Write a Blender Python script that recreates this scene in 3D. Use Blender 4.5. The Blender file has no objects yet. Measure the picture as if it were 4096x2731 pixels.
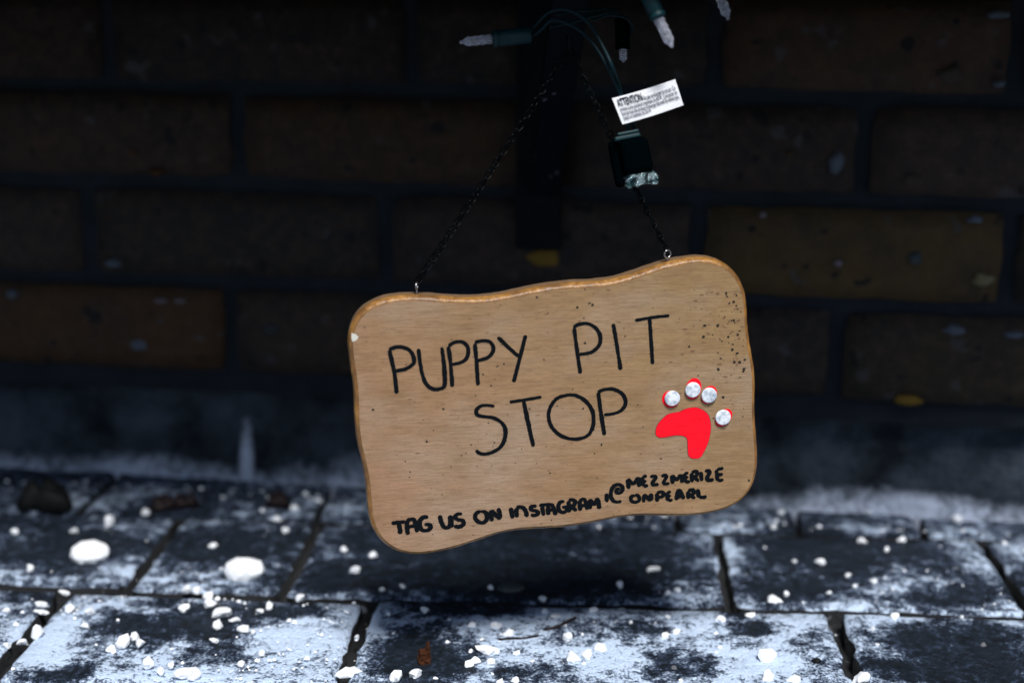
import bpy, bmesh, math, random
from mathutils import Vector, Matrix, noise
R = math.radians
random.seed(7)
S = bpy.context.scene

# ------------------------------------------------------------------ camera, sky, sun, exposure
H = 0.35                      # camera height
FPX = 50.0/36.0*4096          # focal length in photograph pixels
PITCH, ROLL = R(14.41), 0.005
CAM = Vector((0, 0, H))
FW = Vector((0, math.cos(PITCH), -math.sin(PITCH)))
_r = Vector((1, 0, 0)); _u = Vector((0, math.sin(PITCH), math.cos(PITCH)))
RT = _r*math.cos(ROLL) + _u*math.sin(ROLL)
UP = _u*math.cos(ROLL) - _r*math.sin(ROLL)
cd = bpy.data.cameras.new('camera'); co = bpy.data.objects.new('camera', cd)
S.collection.objects.link(co); S.camera = co
co.matrix_world = Matrix(((RT.x, UP.x, -FW.x, CAM.x), (RT.y, UP.y, -FW.y, CAM.y), (RT.z, UP.z, -FW.z, CAM.z), (0, 0, 0, 1)))
cd.lens = 50; cd.sensor_width = 36; cd.clip_start = 0.02; cd.clip_end = 500
cd.dof.use_dof = True; cd.dof.focus_distance = 0.718; cd.dof.aperture_fstop = 3.6; cd.dof.aperture_blades = 9

SUN_EL, SUN_AZ = 57, 14       # the soft overcast glow stands behind the viewer, a little to the right
w = bpy.data.worlds.new('World'); S.world = w; w.use_nodes = True
wn = w.node_tree.nodes; wl = w.node_tree.links
sk = wn.new('ShaderNodeTexSky'); sk.sky_type = 'NISHITA'; sk.sun_disc = False
sk.sun_elevation = R(SUN_EL); sk.sun_rotation = R(180 - SUN_AZ)
bg = wn['Background']; bg.inputs[1].default_value = 0.05
wl.new(sk.outputs[0], bg.inputs[0])
sl = bpy.data.lights.new('sun', 'SUN'); sl.energy = 3.0; sl.angle = R(16); sl.color = (1.0, 0.99, 0.975)
so = bpy.data.objects.new('sun', sl); S.collection.objects.link(so)
sd = Vector((math.sin(R(SUN_AZ))*math.cos(R(SUN_EL)), -math.cos(R(SUN_AZ))*math.cos(R(SUN_EL)), math.sin(R(SUN_EL))))
so.rotation_euler = sd.to_track_quat('Z', 'Y').to_euler(); so.location = (1, -2, 3)
S.view_settings.view_transform = 'Standard'; S.view_settings.look = 'None'
S.view_settings.exposure = 0.80; S.view_settings.gamma = 1.0

# ------------------------------------------------------------------ helpers
C = S.collection
def ray(px, py):
    return FW + RT*((px-2048)/FPX) - UP*((py-1365.5)/FPX)
def unp(px, py, zc):
    return CAM + ray(px, py)*zc*1.055
def onplane(px, py, p0, n):
    d = ray(px, py); return CAM + d*((p0-CAM).dot(n)/d.dot(n))
def onground(px, py, z=0.0):
    return onplane(px, py, Vector((0, 0, z)), Vector((0, 0, 1)))
def empty(name, loc=(0, 0, 0), mat=None):
    o = bpy.data.objects.new(name, None); C.objects.link(o); o.empty_display_size = .02
    if mat is not None: o.matrix_world = mat
    else: o.location = loc
    return o
def tag(o, label=None, cat=None, group=None, kind=None):
    if label: o['label'] = label
    if cat: o['category'] = cat
    if group: o['group'] = group
    if kind: o['kind'] = kind
    return o
def mk(name, verts, faces, mats, parent=None, smooth=False, midx=None):
    me = bpy.data.meshes.new(name); me.from_pydata([tuple(v) for v in verts], [], faces)
    if not isinstance(mats, (list, tuple)): mats = [mats]
    for m in mats: me.materials.append(m)
    if midx: me.polygons.foreach_set('material_index', midx)
    if smooth: me.polygons.foreach_set('use_smooth', [True]*len(me.polygons))
    me.update()
    o = bpy.data.objects.new(name, me); C.objects.link(o)
    if parent: o.parent = parent
    return o
def inst(name, me, parent=None):
    o = bpy.data.objects.new(name, me); C.objects.link(o)
    if parent: o.parent = parent
    return o
def from_bm(name, bm, mats, parent=None, smooth=False):
    me = bpy.data.meshes.new(name); bm.to_mesh(me); bm.free()
    if not isinstance(mats, (list, tuple)): mats = [mats]
    for m in mats: me.materials.append(m)
    if smooth: me.polygons.foreach_set('use_smooth', [True]*len(me.polygons))
    return inst(name, me, parent)
def catmull(pts, n=6, closed=False):
    P = [Vector(p) for p in pts]
    if len(P) < 3 and not closed:
        return [P[0].lerp(P[-1], i/n) for i in range(n+1)]
    out = []; m = len(P)
    for i in range(m if closed else m-1):
        if closed: a, b, c, d = P[i-1], P[i], P[(i+1) % m], P[(i+2) % m]
        else: a, b, c, d = P[max(i-1, 0)], P[i], P[i+1], P[min(i+2, m-1)]
        for k in range(n):
            t = k/n
            out.append(.5*((2*b)+(c-a)*t+(2*a-5*b+4*c-d)*t*t+(3*b-a-3*c+d)*t**3))
    if not closed: out.append(P[-1])
    return out
def tube(pts, r, seg=8, closed=False, rad=None):
    P = [Vector(p) for p in pts]; n = len(P); vs = []; fs = []
    t0 = (P[1]-P[0]).normalized()
    nr = t0.orthogonal().normalized()
    for i in range(n):
        if closed: t = (P[(i+1) % n]-P[i-1]).normalized()
        else: t = (P[min(i+1, n-1)]-P[max(i-1, 0)]).normalized()
        nr = (nr - t*nr.dot(t)).normalized(); b = t.cross(nr)
        rr = rad[i] if rad else r
        for k in range(seg):
            a = 2*math.pi*k/seg
            vs.append(P[i]+nr*math.cos(a)*rr+b*math.sin(a)*rr)
    for i in range(n if closed else n-1):
        j = (i+1) % n
        for k in range(seg):
            l = (k+1) % seg
            fs.append((i*seg+k, i*seg+l, j*seg+l, j*seg+k))
    if not closed:
        fs.append(tuple(range(seg))[::-1]); fs.append(tuple((n-1)*seg+k for k in range(seg)))
    return vs, fs
def lathe(profile, seg=16, p0=Vector((0, 0, 0)), axis=Vector((0, 0, 1)), twist=0.0):
    z = axis.normalized(); x = z.orthogonal().normalized(); y = z.cross(x); vs = []; fs = []
    for i, (h, r) in enumerate(profile):
        for k in range(seg):
            a = 2*math.pi*(k+twist*i)/seg
            vs.append(p0+z*h+x*math.cos(a)*r+y*math.sin(a)*r)
    for i in range(len(profile)-1):
        for k in range(seg):
            l = (k+1) % seg
            fs.append((i*seg+k, i*seg+l, (i+1)*seg+l, (i+1)*seg+k))
    fs.append(tuple(range(seg))[::-1]); fs.append(tuple((len(profile)-1)*seg+k for k in range(seg)))
    return vs, fs
def boxm(name, M, sx, sy, sz, mat, parent=None, bev=.001, seg=2):
    bm = bmesh.new(); bmesh.ops.create_cube(bm, size=1)
    for v in bm.verts: v.co = Vector((v.co.x*sx, v.co.y*sy, v.co.z*sz))
    if bev: bmesh.ops.bevel(bm, geom=bm.edges[:], offset=bev, segments=seg, affect='EDGES', profile=.5)
    bmesh.ops.transform(bm, matrix=M, verts=bm.verts)
    return from_bm(name, bm, mat, parent)
def frame(o, x, y, z):
    return Matrix(((x.x, y.x, z.x, o.x), (x.y, y.y, z.y, o.y), (x.z, y.z, z.z, o.z), (0, 0, 0, 1)))

# ------------------------------------------------------------------ materials
class NT:
    def __init__(s, name):
        s.m = bpy.data.materials.new(name); s.m.use_nodes = True
        s.n = s.m.node_tree.nodes; s.l = s.m.node_tree.links; s.b = s.n['Principled BSDF']
    def new(s, t, **k):
        x = s.n.new(t)
        for a, v in k.items(): setattr(x, a, v)
        return x
    def put(s, sock, v):
        if isinstance(v, bpy.types.NodeSocket): s.l.new(v, sock)
        elif v is not None: sock.default_value = v
    def math(s, op, a, b=None, c=None, clamp=False):
        x = s.new('ShaderNodeMath', operation=op); x.use_clamp = clamp
        s.put(x.inputs[0], a); s.put(x.inputs[1], b)
        if c is not None: s.put(x.inputs[2], c)
        return x.outputs[0]
    def vmath(s, op, a, b=None):
        x = s.new('ShaderNodeVectorMath', operation=op); s.put(x.inputs[0], a); s.put(x.inputs[1], b)
        return x.outputs['Value'] if op in ('LENGTH', 'DISTANCE', 'DOT_PRODUCT') else x.outputs[0]
    def noise(s, vec, scale, detail=4, rough=.55, lac=2.0, out=0):
        x = s.new('ShaderNodeTexNoise'); s.put(x.inputs['Vector'], vec)
        x.inputs['Scale'].default_value = scale; x.inputs['Detail'].default_value = detail
        x.inputs['Roughness'].default_value = rough
        return x.outputs[out]
    def ramp(s, fac, stops, interp='LINEAR'):
        x = s.new('ShaderNodeValToRGB'); s.put(x.inputs[0], fac); e = x.color_ramp.elements
        x.color_ramp.interpolation = interp
        while len(e) < len(stops): e.new(.5)
        for i, (p, c) in enumerate(stops):
            e[i].position = p
            e[i].color = (c, c, c, 1) if isinstance(c, (int, float)) else (*c, 1)
        return x.outputs[0]
    def mix(s, fac, a, b, mode='MIX'):
        x = s.new('ShaderNodeMix', data_type='RGBA', blend_type=mode)
        s.put(x.inputs[0], fac); 
        for i, v in ((6, a), (7, b)):
            if isinstance(v, tuple) and len(v) == 3: v = (*v, 1)
            s.put(x.inputs[i], v)
        return x.outputs[2]
    def scalev(s, vec, v):
        x = s.new('ShaderNodeMapping'); s.put(x.inputs[0], vec); x.inputs['Scale'].default_value = v
        return x.outputs[0]
    def bump(s, h, strength=.4, dist=.001, nrm=None):
        x = s.new('ShaderNodeBump'); s.put(x.inputs['Height'], h)
        x.inputs['Strength'].default_value = strength; x.inputs['Distance'].default_value = dist
        if nrm is not None: s.l.new(nrm, x.inputs['Normal'])
        s.l.new(x.outputs[0], s.b.inputs['Normal']); return x.outputs[0]
    def base(s, c):
        if isinstance(c, tuple) and len(c) == 3: c = (*c, 1)
        s.put(s.b.inputs['Base Color'], c)
    def rough(s, v): s.put(s.b.inputs['Roughness'], v)
    def spec(s, v): s.put(s.b.inputs['Specular IOR Level'], v)
    def obj(s): return s.new('ShaderNodeTexCoord').outputs['Object']
    def pos(s): return s.new('ShaderNodeNewGeometry').outputs['Position']

def m_brick():
    t = NT('fired_brick'); p = t.pos(); oi = t.new('ShaderNodeObjectInfo')
    v = t.vmath('ADD', p, t.vmath('SCALE', oi.outputs['Random'], None)) if False else p
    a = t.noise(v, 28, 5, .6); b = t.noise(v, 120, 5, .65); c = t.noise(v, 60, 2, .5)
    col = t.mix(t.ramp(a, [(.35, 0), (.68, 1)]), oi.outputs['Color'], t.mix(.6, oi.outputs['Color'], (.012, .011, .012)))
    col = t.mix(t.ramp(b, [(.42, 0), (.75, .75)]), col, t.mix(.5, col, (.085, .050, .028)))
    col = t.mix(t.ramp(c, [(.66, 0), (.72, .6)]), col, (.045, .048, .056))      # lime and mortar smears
    col = t.mix(t.ramp(t.noise(v, 85, 1, .4), [(.27, .9), (.32, 0)]), col, (.006, .006, .007))   # pits
    t.base(col); t.rough(.85); t.spec(.25)
    t.bump(t.math('ADD', t.math('MULTIPLY', b, .6), a), .7, .003); return t.m
def m_mortar():
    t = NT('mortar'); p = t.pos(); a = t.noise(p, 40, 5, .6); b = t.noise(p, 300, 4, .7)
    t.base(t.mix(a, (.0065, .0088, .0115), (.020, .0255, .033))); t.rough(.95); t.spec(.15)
    t.bump(t.math('ADD', a, t.math('MULTIPLY', b, .4)), .8, .004); return t.m
def salt_col(t, salt, wet, dry):
    return t.mix(salt, wet, dry)
def m_foundation(streaks, foot):
    t = NT('parged_concrete'); p = t.pos()
    a = t.noise(p, 22, 6, .62); b = t.noise(p, 150, 5, .65)
    col = t.mix(t.ramp(a, [(.36, 0), (.66, 1)]), (.011, .0155, .021), (.062, .078, .100))
    sep = t.new('ShaderNodeSeparateXYZ'); t.l.new(p, sep.inputs[0])
    lim = t.math('ADD', t.math('MULTIPLY', t.noise(p, 14, 3, .55), .050), t.math('MULTIPLY', b, .014))   # wavy tide line of dried salt
    s = t.math('SUBTRACT', t.math('ADD', lim, -.018), sep.outputs[2])
    s = t.math('MULTIPLY', t.math('MULTIPLY', s, 70), t.ramp(b, [(.3, .3), (.62, 1)]), clamp=True)
    for (x, y, z, rx, rz) in streaks:
        d = t.vmath('SUBTRACT', p, (x, y, z)); d = t.vmath('MULTIPLY', d, (1/rx, 0, 1/rz))
        k = t.math('SUBTRACT', 1.15, t.math('ADD', t.vmath('LENGTH', d), t.math('MULTIPLY', t.math('SUBTRACT', b, .5), .9)))
        s = t.math('MAXIMUM', s, t.math('MULTIPLY', k, 1.6, clamp=True))
    t.base(t.mix(t.math('MULTIPLY', s, .85), col, (.58, .65, .80))); t.rough(.95); t.spec(.15)
    t.bump(t.math('ADD', a, t.math('MULTIPLY', b, .6)), 1.0, .009); return t.m
def m_paver(blobs, whites, ysplit, nrm):   # blobs: wet patches melted free of salt, plus darker ground below the sign
    t = NT('salted_concrete_paver'); p = t.pos()
    wv = t.vmath('SUBTRACT', t.noise(p, 26, 5, .62, out=1), (.5, .5, .5))
    q = t.vmath('ADD', p, t.vmath('MULTIPLY', wv, (.055, .045, 0)))
    dist = t.vmath('DOT_PRODUCT', p, nrm)                    # distance along the paving towards the wall
    far = t.math('MULTIPLY_ADD', dist, 1/.02, -ysplit/.02, clamp=True)
    n1 = t.noise(p, 17, 6, .62); n2 = t.noise(p, 120, 6, .7); n3 = t.noise(p, 620, 4, .7)
    base = t.math('SUBTRACT', .85, t.math('MULTIPLY', far, .30))
    v = t.math('ADD', base, t.math('MULTIPLY', t.math('SUBTRACT', n1, .5), 1.9))
    dark = 0.0
    for (x, y, rx, ry, k) in blobs:
        d = t.vmath('MULTIPLY', t.vmath('SUBTRACT', q, (x, y, 0)), (1/rx, 1/ry, 0))
        g = t.math('MULTIPLY', t.math('MULTIPLY_ADD', t.vmath('LENGTH', d), -1.4, 1.85, clamp=True), k*(.66 if y < .80 else .50))
        dark = t.math('MAXIMUM', dark, g)
    lite = 0.0
    for (x, y, rx, ry, k) in whites:
        d = t.vmath('MULTIPLY', t.vmath('SUBTRACT', q, (x, y, 0)), (1/rx, 1/ry, 0))
        g = t.math('MULTIPLY', t.math('MULTIPLY_ADD', t.vmath('LENGTH', d), -1.4, 1.8, clamp=True), k*.6)
        lite = t.math('MAXIMUM', lite, g)
    v = t.math('ADD', t.math('SUBTRACT', v, dark), lite)
    v = t.math('ADD', v, t.math('MULTIPLY', t.math('SUBTRACT', n2, .5), 2.3))
    v = t.math('ADD', v, t.math('MULTIPLY', t.math('SUBTRACT', n3, .5), 1.9))
    salt = t.ramp(v, [(.26, 0), (.45, .12), (.62, .48), (.88, 1)])
    n4 = t.noise(p, 260, 6, .75); n5 = t.noise(p, 48, 5, .65)
    wet = t.mix(t.ramp(n2, [(.35, 0), (.65, 1)]), (.0018, .0042, .008), (.009, .0175, .030))
    wet = t.mix(t.math('MULTIPLY', t.ramp(n4, [(.52, 0), (.68, 1)]), t.ramp(n5, [(.38, .02), (.64, .30)])), wet, (.20, .30, .52))   # dried salt freckles on the wet concrete
    t.base(t.mix(salt, wet, t.mix(t.ramp(salt, [(.3, 0), (.9, 1)]), t.mix(n3, (.17, .27, .52), (.38, .53, .86)), t.mix(n3, (.52, .68, .97), (.76, .88, 1.0)))))
    t.rough(t.ramp(salt, [(0, .55), (.5, .9)])); t.spec(.25)
    t.bump(t.math('ADD', t.math('MULTIPLY', n2, .7), t.math('ADD', n1, t.math('ADD', t.math('MULTIPLY', n3, .45), t.math('MULTIPLY', salt, .55)))), 1.0, .0050); return t.m
def m_soil():
    t = NT('joint_soil'); p = t.pos(); a = t.noise(p, 160, 5, .7); b = t.noise(p, 45, 3, .6)
    c = t.mix(a, (.0015, .002, .003), (.008, .009, .011))
    t.base(t.mix(t.ramp(t.math('ADD', b, t.math('MULTIPLY', a, .5)), [(.92, 0), (1.0, .3)]), c, (.6, .64, .72)))
    t.rough(.9); t.bump(a, .9, .004); return t.m
def m_asphalt():
    t = NT('street_ground'); p = t.pos(); a = t.noise(p, 60, 5, .7)
    t.base(t.mix(a, (.03, .032, .036), (.075, .08, .088))); t.rough(.9); t.bump(a, .5, .004); return t.m
def m_salt():
    t = NT('rock_salt'); p = t.obj(); a = t.noise(p, 300, 4, .6)
    t.base(t.mix(a, (.86, .90, .96), (.96, .97, .99))); t.rough(.55); t.b.inputs['Subsurface Weight'].default_value = .12
    t.b.inputs['Subsurface Radius'].default_value = (.001, .001, .001)
    t.bump(a, .5, .0012); return t.m
def m_face():
    t = NT('plywood_face'); o = t.obj()
    g = t.noise(t.scalev(o, (60, 1, 1250)), 1, 6, .75); g2 = t.noise(t.scalev(o, (240, 1, 3000)), 1, 4, .7)
    s1 = t.noise(t.scalev(o, (14, 1, 26)), 1, 4, .6); s2 = t.noise(t.scalev(o, (35, 1, 110)), 1.0, 5, .65)
    sx = t.new('ShaderNodeSeparateXYZ'); t.l.new(o, sx.inputs[0])
    k = t.math('MULTIPLY_ADD', t.math('ADD', sx.outputs[0], sx.outputs[2]), 4.5, .5, clamp=True)
    base = t.mix(k, (.350, .198, .113), (.312, .198, .086))
    col = t.mix(t.ramp(s2, [(.38, 0), (.66, .7)]), base, (.225, .125, .053))
    col = t.mix(t.ramp(s1, [(.46, 0), (.66, .7)]), col, (.36, .26, .18))
    col = t.mix(t.ramp(g, [(.38, .48), (.55, 0)]), col, (.115, .060, .028))
    col = t.mix(t.ramp(g2, [(.36, .4), (.5, 0)]), col, (.105, .056, .028))
    col = t.mix(t.ramp(t.noise(o, 900, 3, .7), [(.32, .55), (.46, 0), (.7, .2)]), col, (.20, .135, .080))
    t.base(col); t.rough(.62); t.spec(.3); t.bump(t.math('ADD', g, g2), .25, .0003); return t.m
def m_bevel():
    t = NT('varnished_routed_edge'); o = t.obj(); a = t.noise(t.scalev(o, (420, 420, 160)), 1, 4, .65); b = t.noise(o, 60, 3, .6)
    col = t.mix(t.ramp(a, [(.3, 0), (.7, 1)]), (.165, .065, .010), (.38, .190, .048))
    col = t.mix(t.ramp(b, [(.44, 0), (.62, .8)]), col, (.115, .052, .016))
    t.base(col); t.rough(.38); t.spec(.5); t.bump(a, .7, .0009); return t.m
def m_side():
    t = NT('raw_ply_side'); o = t.obj(); a = t.noise(t.scalev(o, (60, 900, 60)), 1, 4, .7)
    t.base(t.mix(a, (.07, .038, .018), (.22, .125, .055))); t.rough(.8); t.bump(a, .5, .0004); return t.m
def m_ink():
    t = NT('black_marker_ink'); o = t.obj(); a = t.noise(t.scalev(o, (120, 1, 1500)), 1, 3, .6)
    t.base(t.mix(a, (.0012, .002, .003), (.004, .006, .008))); t.rough(.7); t.spec(.08); return t.m
def m_red():
    t = NT('red_paint'); o = t.obj(); a = t.noise(t.scalev(o, (70, 1, 520)), 1, 4, .7)
    t.base(t.mix(t.ramp(a, [(.3, 0), (.55, 1)]), (.76, .001, .009), (.90, .003, .016))); t.rough(.55); t.spec(.2); return t.m
def m_simple(name, c, rough=.5, spec=.5, metal=0, var=0, scale=200, bump=0, bd=.0005):
    t = NT(name); a = t.noise(t.obj(), scale, 4, .6)
    t.base(t.mix(t.math('MULTIPLY', a, var), c, tuple(x*.35 for x in c)) if var else c)
    t.rough(rough); t.spec(spec); t.b.inputs['Metallic'].default_value = metal
    if bump: t.bump(a, bump, bd)
    return t.m
def m_gem():
    t = NT('frosted_gem'); o = t.obj(); a = t.noise(o, 330, 3, .6)
    t.base(t.mix(t.ramp(a, [(.36, 0), (.6, 1)]), (.32, .37, .43), (.74, .77, .80))); t.rough(.25)
    t.b.inputs['Coat Weight'].default_value = .3; return t.m
def m_bulb():
    t = NT('clear_faceted_bulb'); t.base((.86, .87, .97)); t.rough(.10)
    t.b.inputs['Transmission Weight'].default_value = .86; t.b.inputs['IOR'].default_value = 1.5
    a = t.noise(t.obj(), 700, 2, .5); t.bump(a, .12, .0003); return t.m
def m_post(lo):
    t = NT('scuffed_navy_paint'); p = t.pos(); a = t.noise(p, 60, 5, .7); b = t.noise(t.scalev(p, (1, 1, .35)), 190, 5, .75)
    wear = t.ramp(t.math('ADD', t.math('MULTIPLY', a, .8), t.math('MULTIPLY', b, .4)), [(lo, 0), (lo+.05, .75)])
    t.base(t.mix(wear, (.0018, .0024, .0048), (.15, .16, .20))); t.rough(t.ramp(a, [(.3, .5), (.7, .8)])); t.spec(.10); t.bump(b, .25, .0006); return t.m
def m_film():
    t = NT('crinkled_film_glints'); a = t.noise(t.obj(), 330, 4, .65)
    t.base(t.mix(t.ramp(t.noise(t.obj(), 260, 3, .6), [(.42, 0), (.56, 1)]), (.03, .10, .11), (.80, .93, .94))); t.rough(.12); t.b.inputs['Metallic'].default_value = .95; t.bump(a, 1.0, .003); return t.m  # bright and dark metallic patches stand in for glints on the clear film

# ------------------------------------------------------------------ brick wall
WYAW = R(-8.0)                                   # wall turned so that its right end is nearer
WX = Vector((math.cos(WYAW), math.sin(WYAW), 0)); WN = Vector((-math.sin(WYAW), math.cos(WYAW), 0))   # along / into the wall
W0 = Vector((0, .918, 0))
def onwall(px, py, off=0.0): return onplane(px, py, W0+WN*off, WN)
def wsz(px, py):
    p = onwall(px, py); return (p-W0).dot(WX), p.z
zl = [wsz(2048, y)[1] for y in (374, 772, 1176, 1563)]
course = (zl[0]-zl[3])/3
tops = [zl[0]+course*k for k in (6, 5, 4, 3, 2, 1)] + zl[:3]
bots = [zl[0]+course*k for k in (5, 4, 3, 2, 1, 0)] + zl[1:]
rowj = {5: ([420, 1640, 2860, 4075], 200), 6: ([945, 2205, 3460], 590), 7: ([347, 1540, 2790, 4045], 990), 8: ([916, 2130, 3350], 1380)}
MB, MM = m_brick(), m_mortar()
wall = empty('brick_wall', W0.copy(), None)
wall.matrix_world = frame(W0, WX, WN, Vector((0, 0, 1)))
tag(wall, 'dark brown brick wall with recessed grey mortar above a grey concrete footing', 'wall')
BZ = zl[3]
# mortar bed behind the bricks
bm = bmesh.new()
nx, nz = 90, 34; xa, xb, za, zb = -1.15, 1.15, BZ-.012, tops[0]
grid = [[bm.verts.new((xa+(xb-xa)*i/nx, .007+.0022*noise.noise(Vector((i*.9, j*.9, 3))), za+(zb-za)*j/nz)) for i in range(nx+1)] for j in range(nz+1)]
for j in range(nz):
    for i in range(nx): bm.faces.new((grid[j][i], grid[j][i+1], grid[j+1][i+1], grid[j+1][i]))
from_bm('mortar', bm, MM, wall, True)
def brick_mesh(seed):
    L, Hh, D = .190, course-.0105, .05; nxx, nzz = 10, 4; bm = bmesh.new(); rows = []
    rnd = random.Random(seed)
    for j in range(nzz+1):
        r = []
        for i in range(nxx+1):
            x = (i/nxx-.5)*L; z = (j/nzz-.5)*Hh
            e = (i in (0, nxx)) + (j in (0, nzz))
            y = -.0012*noise.noise(Vector((x*60+seed*9, z*60, seed))) + (.0022 if e == 1 else .0032 if e == 2 else 0) + rnd.uniform(0, .0008)*(e > 0)
            jx = rnd.uniform(-.0013, .0013)*(i in (0, nxx)) - (math.copysign(.0008, x) if e == 2 else 0)
            jz = rnd.uniform(-.0010, .0010)*(j in (0, nzz)) - (math.copysign(.0006, z) if e == 2 else 0)
            r.append(bm.verts.new((x+jx, y, z+jz)))
        rows.append(r)
    for j in range(nzz):
        for i in range(nxx): bm.faces.new((rows[j][i], rows[j][i+1], rows[j+1][i+1], rows[j+1][i]))
    edge = rows[0] + [rows[j][nxx] for j in range(1, nzz+1)] + rows[nzz][-2::-1] + [rows[j][0] for j in range(nzz-1, 0, -1)]
    back = [bm.verts.new((v.co.x, D, v.co.z)) for v in edge]
    for k in range(len(edge)):
        l = (k+1) % len(edge); bm.faces.new((edge[l], edge[k], back[k], back[l]))
    me = bpy.data.meshes.new('brick'); bm.to_mesh(me); bm.free(); me.materials.append(MB)
    me.polygons.foreach_set('use_smooth', [True]*len(me.polygons)); return me
BM = [brick_mesh(s) for s in range(6)]
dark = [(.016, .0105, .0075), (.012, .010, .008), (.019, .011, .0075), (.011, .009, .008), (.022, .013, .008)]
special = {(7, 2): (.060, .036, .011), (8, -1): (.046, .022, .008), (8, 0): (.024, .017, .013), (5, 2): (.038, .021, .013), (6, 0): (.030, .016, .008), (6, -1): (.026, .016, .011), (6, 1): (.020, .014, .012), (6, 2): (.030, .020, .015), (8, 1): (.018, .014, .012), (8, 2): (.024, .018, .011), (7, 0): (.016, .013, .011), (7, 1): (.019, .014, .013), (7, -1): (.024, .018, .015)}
rb = random.Random(3)
for r, (zt, zb_) in enumerate(zip(tops, bots)):
    src = r if r in rowj else (5 if (r % 2) else 6)
    js, py = rowj[src]; ss = [wsz(x, py)[0] for x in js]; pitch = (ss[-1]-ss[0])/(len(ss)-1)
    while ss[0] > -1.0: ss.insert(0, ss[0]-pitch)
    first = sum(1 for s in ss if s < wsz(js[0], py)[0]-1e-6)
    while ss[-1] < 1.0: ss.append(ss[-1]+pitch)
    for i in range(len(ss)-1):
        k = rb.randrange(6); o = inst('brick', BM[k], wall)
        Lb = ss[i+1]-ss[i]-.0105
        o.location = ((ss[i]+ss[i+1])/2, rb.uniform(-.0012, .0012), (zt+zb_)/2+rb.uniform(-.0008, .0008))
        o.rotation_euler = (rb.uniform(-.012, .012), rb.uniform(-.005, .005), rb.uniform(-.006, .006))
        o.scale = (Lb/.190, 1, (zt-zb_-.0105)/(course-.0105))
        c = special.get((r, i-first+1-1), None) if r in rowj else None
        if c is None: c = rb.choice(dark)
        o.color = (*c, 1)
# chips and mortar smears stuck on the brick faces
CHIPM = {}
def chip(px, py, wpx, hpx, col, seed):
    if col not in CHIPM: CHIPM[col] = m_simple('smear', col, .9, .15, var=.6, scale=160, bump=.6, bd=.001)
    p = onwall(px, py); k = (p-CAM).dot(FW)/FPX; a, b = wpx*k/2, hpx*k/2; vs = []; fs = []; N = 14
    sC = (p-W0).dot(WX)
    for j, (q, d) in enumerate(((1.0, .0015), (.8, -.0016), (.45, -.0024), (.02, -.0026))):
        for i in range(N):
            t = 2*math.pi*i/N; n = 1+.5*noise.noise(Vector((math.cos(t)*1.3, math.sin(t)*1.3, seed*5.3)))
            vs.append((sC+a*q*n*math.cos(t), d+.0006*noise.noise(Vector((i, j, seed))), p.z+b*q*n*math.sin(t)))
    for j in range(3):
        for i in range(N): fs.append((j*N+i, j*N+(i+1) % N, (j+1)*N+(i+1) % N, (j+1)*N+i))
    fs.append(tuple(3*N+i for i in range(N)))
    mk('mortar_smear', vs, fs, CHIPM[col], wall, True)
OC, GR, CR, PK = (.16, .095, .018), (.085, .10, .125), (.16, .135, .075), (.17, .14, .16)
for k, a in enumerate([(2180, 1035, 150, 70, OC), (3640, 1603, 130, 38, OC), (3345, 655, 60, 95, GR), (3352, 1052, 36, 34, PK), (3935, 1118, 95, 50, CR), (560, 1378, 90, 48, GR), (640, 1203, 60, 22, PK), (720, 1203, 50, 18, PK), (50, 1175, 45, 35, GR), (3990, 60, 90, 40, GR), (4000, 335, 50, 26, GR), (3800, 300, 110, 60, (.055, .042, .036)), (3650, 720, 90, 60, (.05, .037, .03)), (3160, 615, 30, 26, (.07, .045, .02)), (450, 1055, 60, 40, GR), (3900, 880, 70, 30, GR), (3660, 1030, 60, 60, (.045, .055, .06)), (3050, 860, 30, 24, PK), (1080, 1315, 70, 50, (.04, .045, .05)), (540, 610, 40, 34, (.06, .03, .016)), (630, 690, 70, 30, (.06, .03, .012)), (3820, 1320, 90, 40, GR), (4060, 1340, 80, 30, GR)]): chip(*a, k)
# footing: parged concrete set back under the overhanging bricks
sp = onwall(985, 1850, .014); sp2 = onwall(3660, 1940, .014); sp3 = onwall(960, 1640, .014)
MF = m_foundation([(sp.x, sp.y, sp.z-.008, .0058, .036), (sp2.x, sp2.y, sp2.z-.016, .030, .010)], 0)
bm = bmesh.new(); nx, nz = 240, 24
za, zb = -.03, BZ-.004
grid = []
for j in range(nz+1):
    row = []
    for i in range(nx+1):
        x = xa+(xb-xa)*i/nx; z = za+(zb-za)*j/nz
        y = .024-.016*(1-j/nz)**1.5 + .005*noise.noise(Vector((x*22, z*22, 1))) + .0026*noise.noise(Vector((x*80, z*80, 5)))
        row.append(bm.verts.new((x, y, z)))
    grid.append(row)
tp = [bm.verts.new((xa+(xb-xa)*i/nx, .06, zb)) for i in range(nx+1)]
for j in range(nz):
    for i in range(nx): bm.faces.new((grid[j][i], grid[j][i+1], grid[j+1][i+1], grid[j+1][i]))
for i in range(nx): bm.faces.new((grid[nz][i], grid[nz][i+1], tp[i+1], tp[i]))
from_bm('footing', bm, MF, wall, True)

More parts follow.
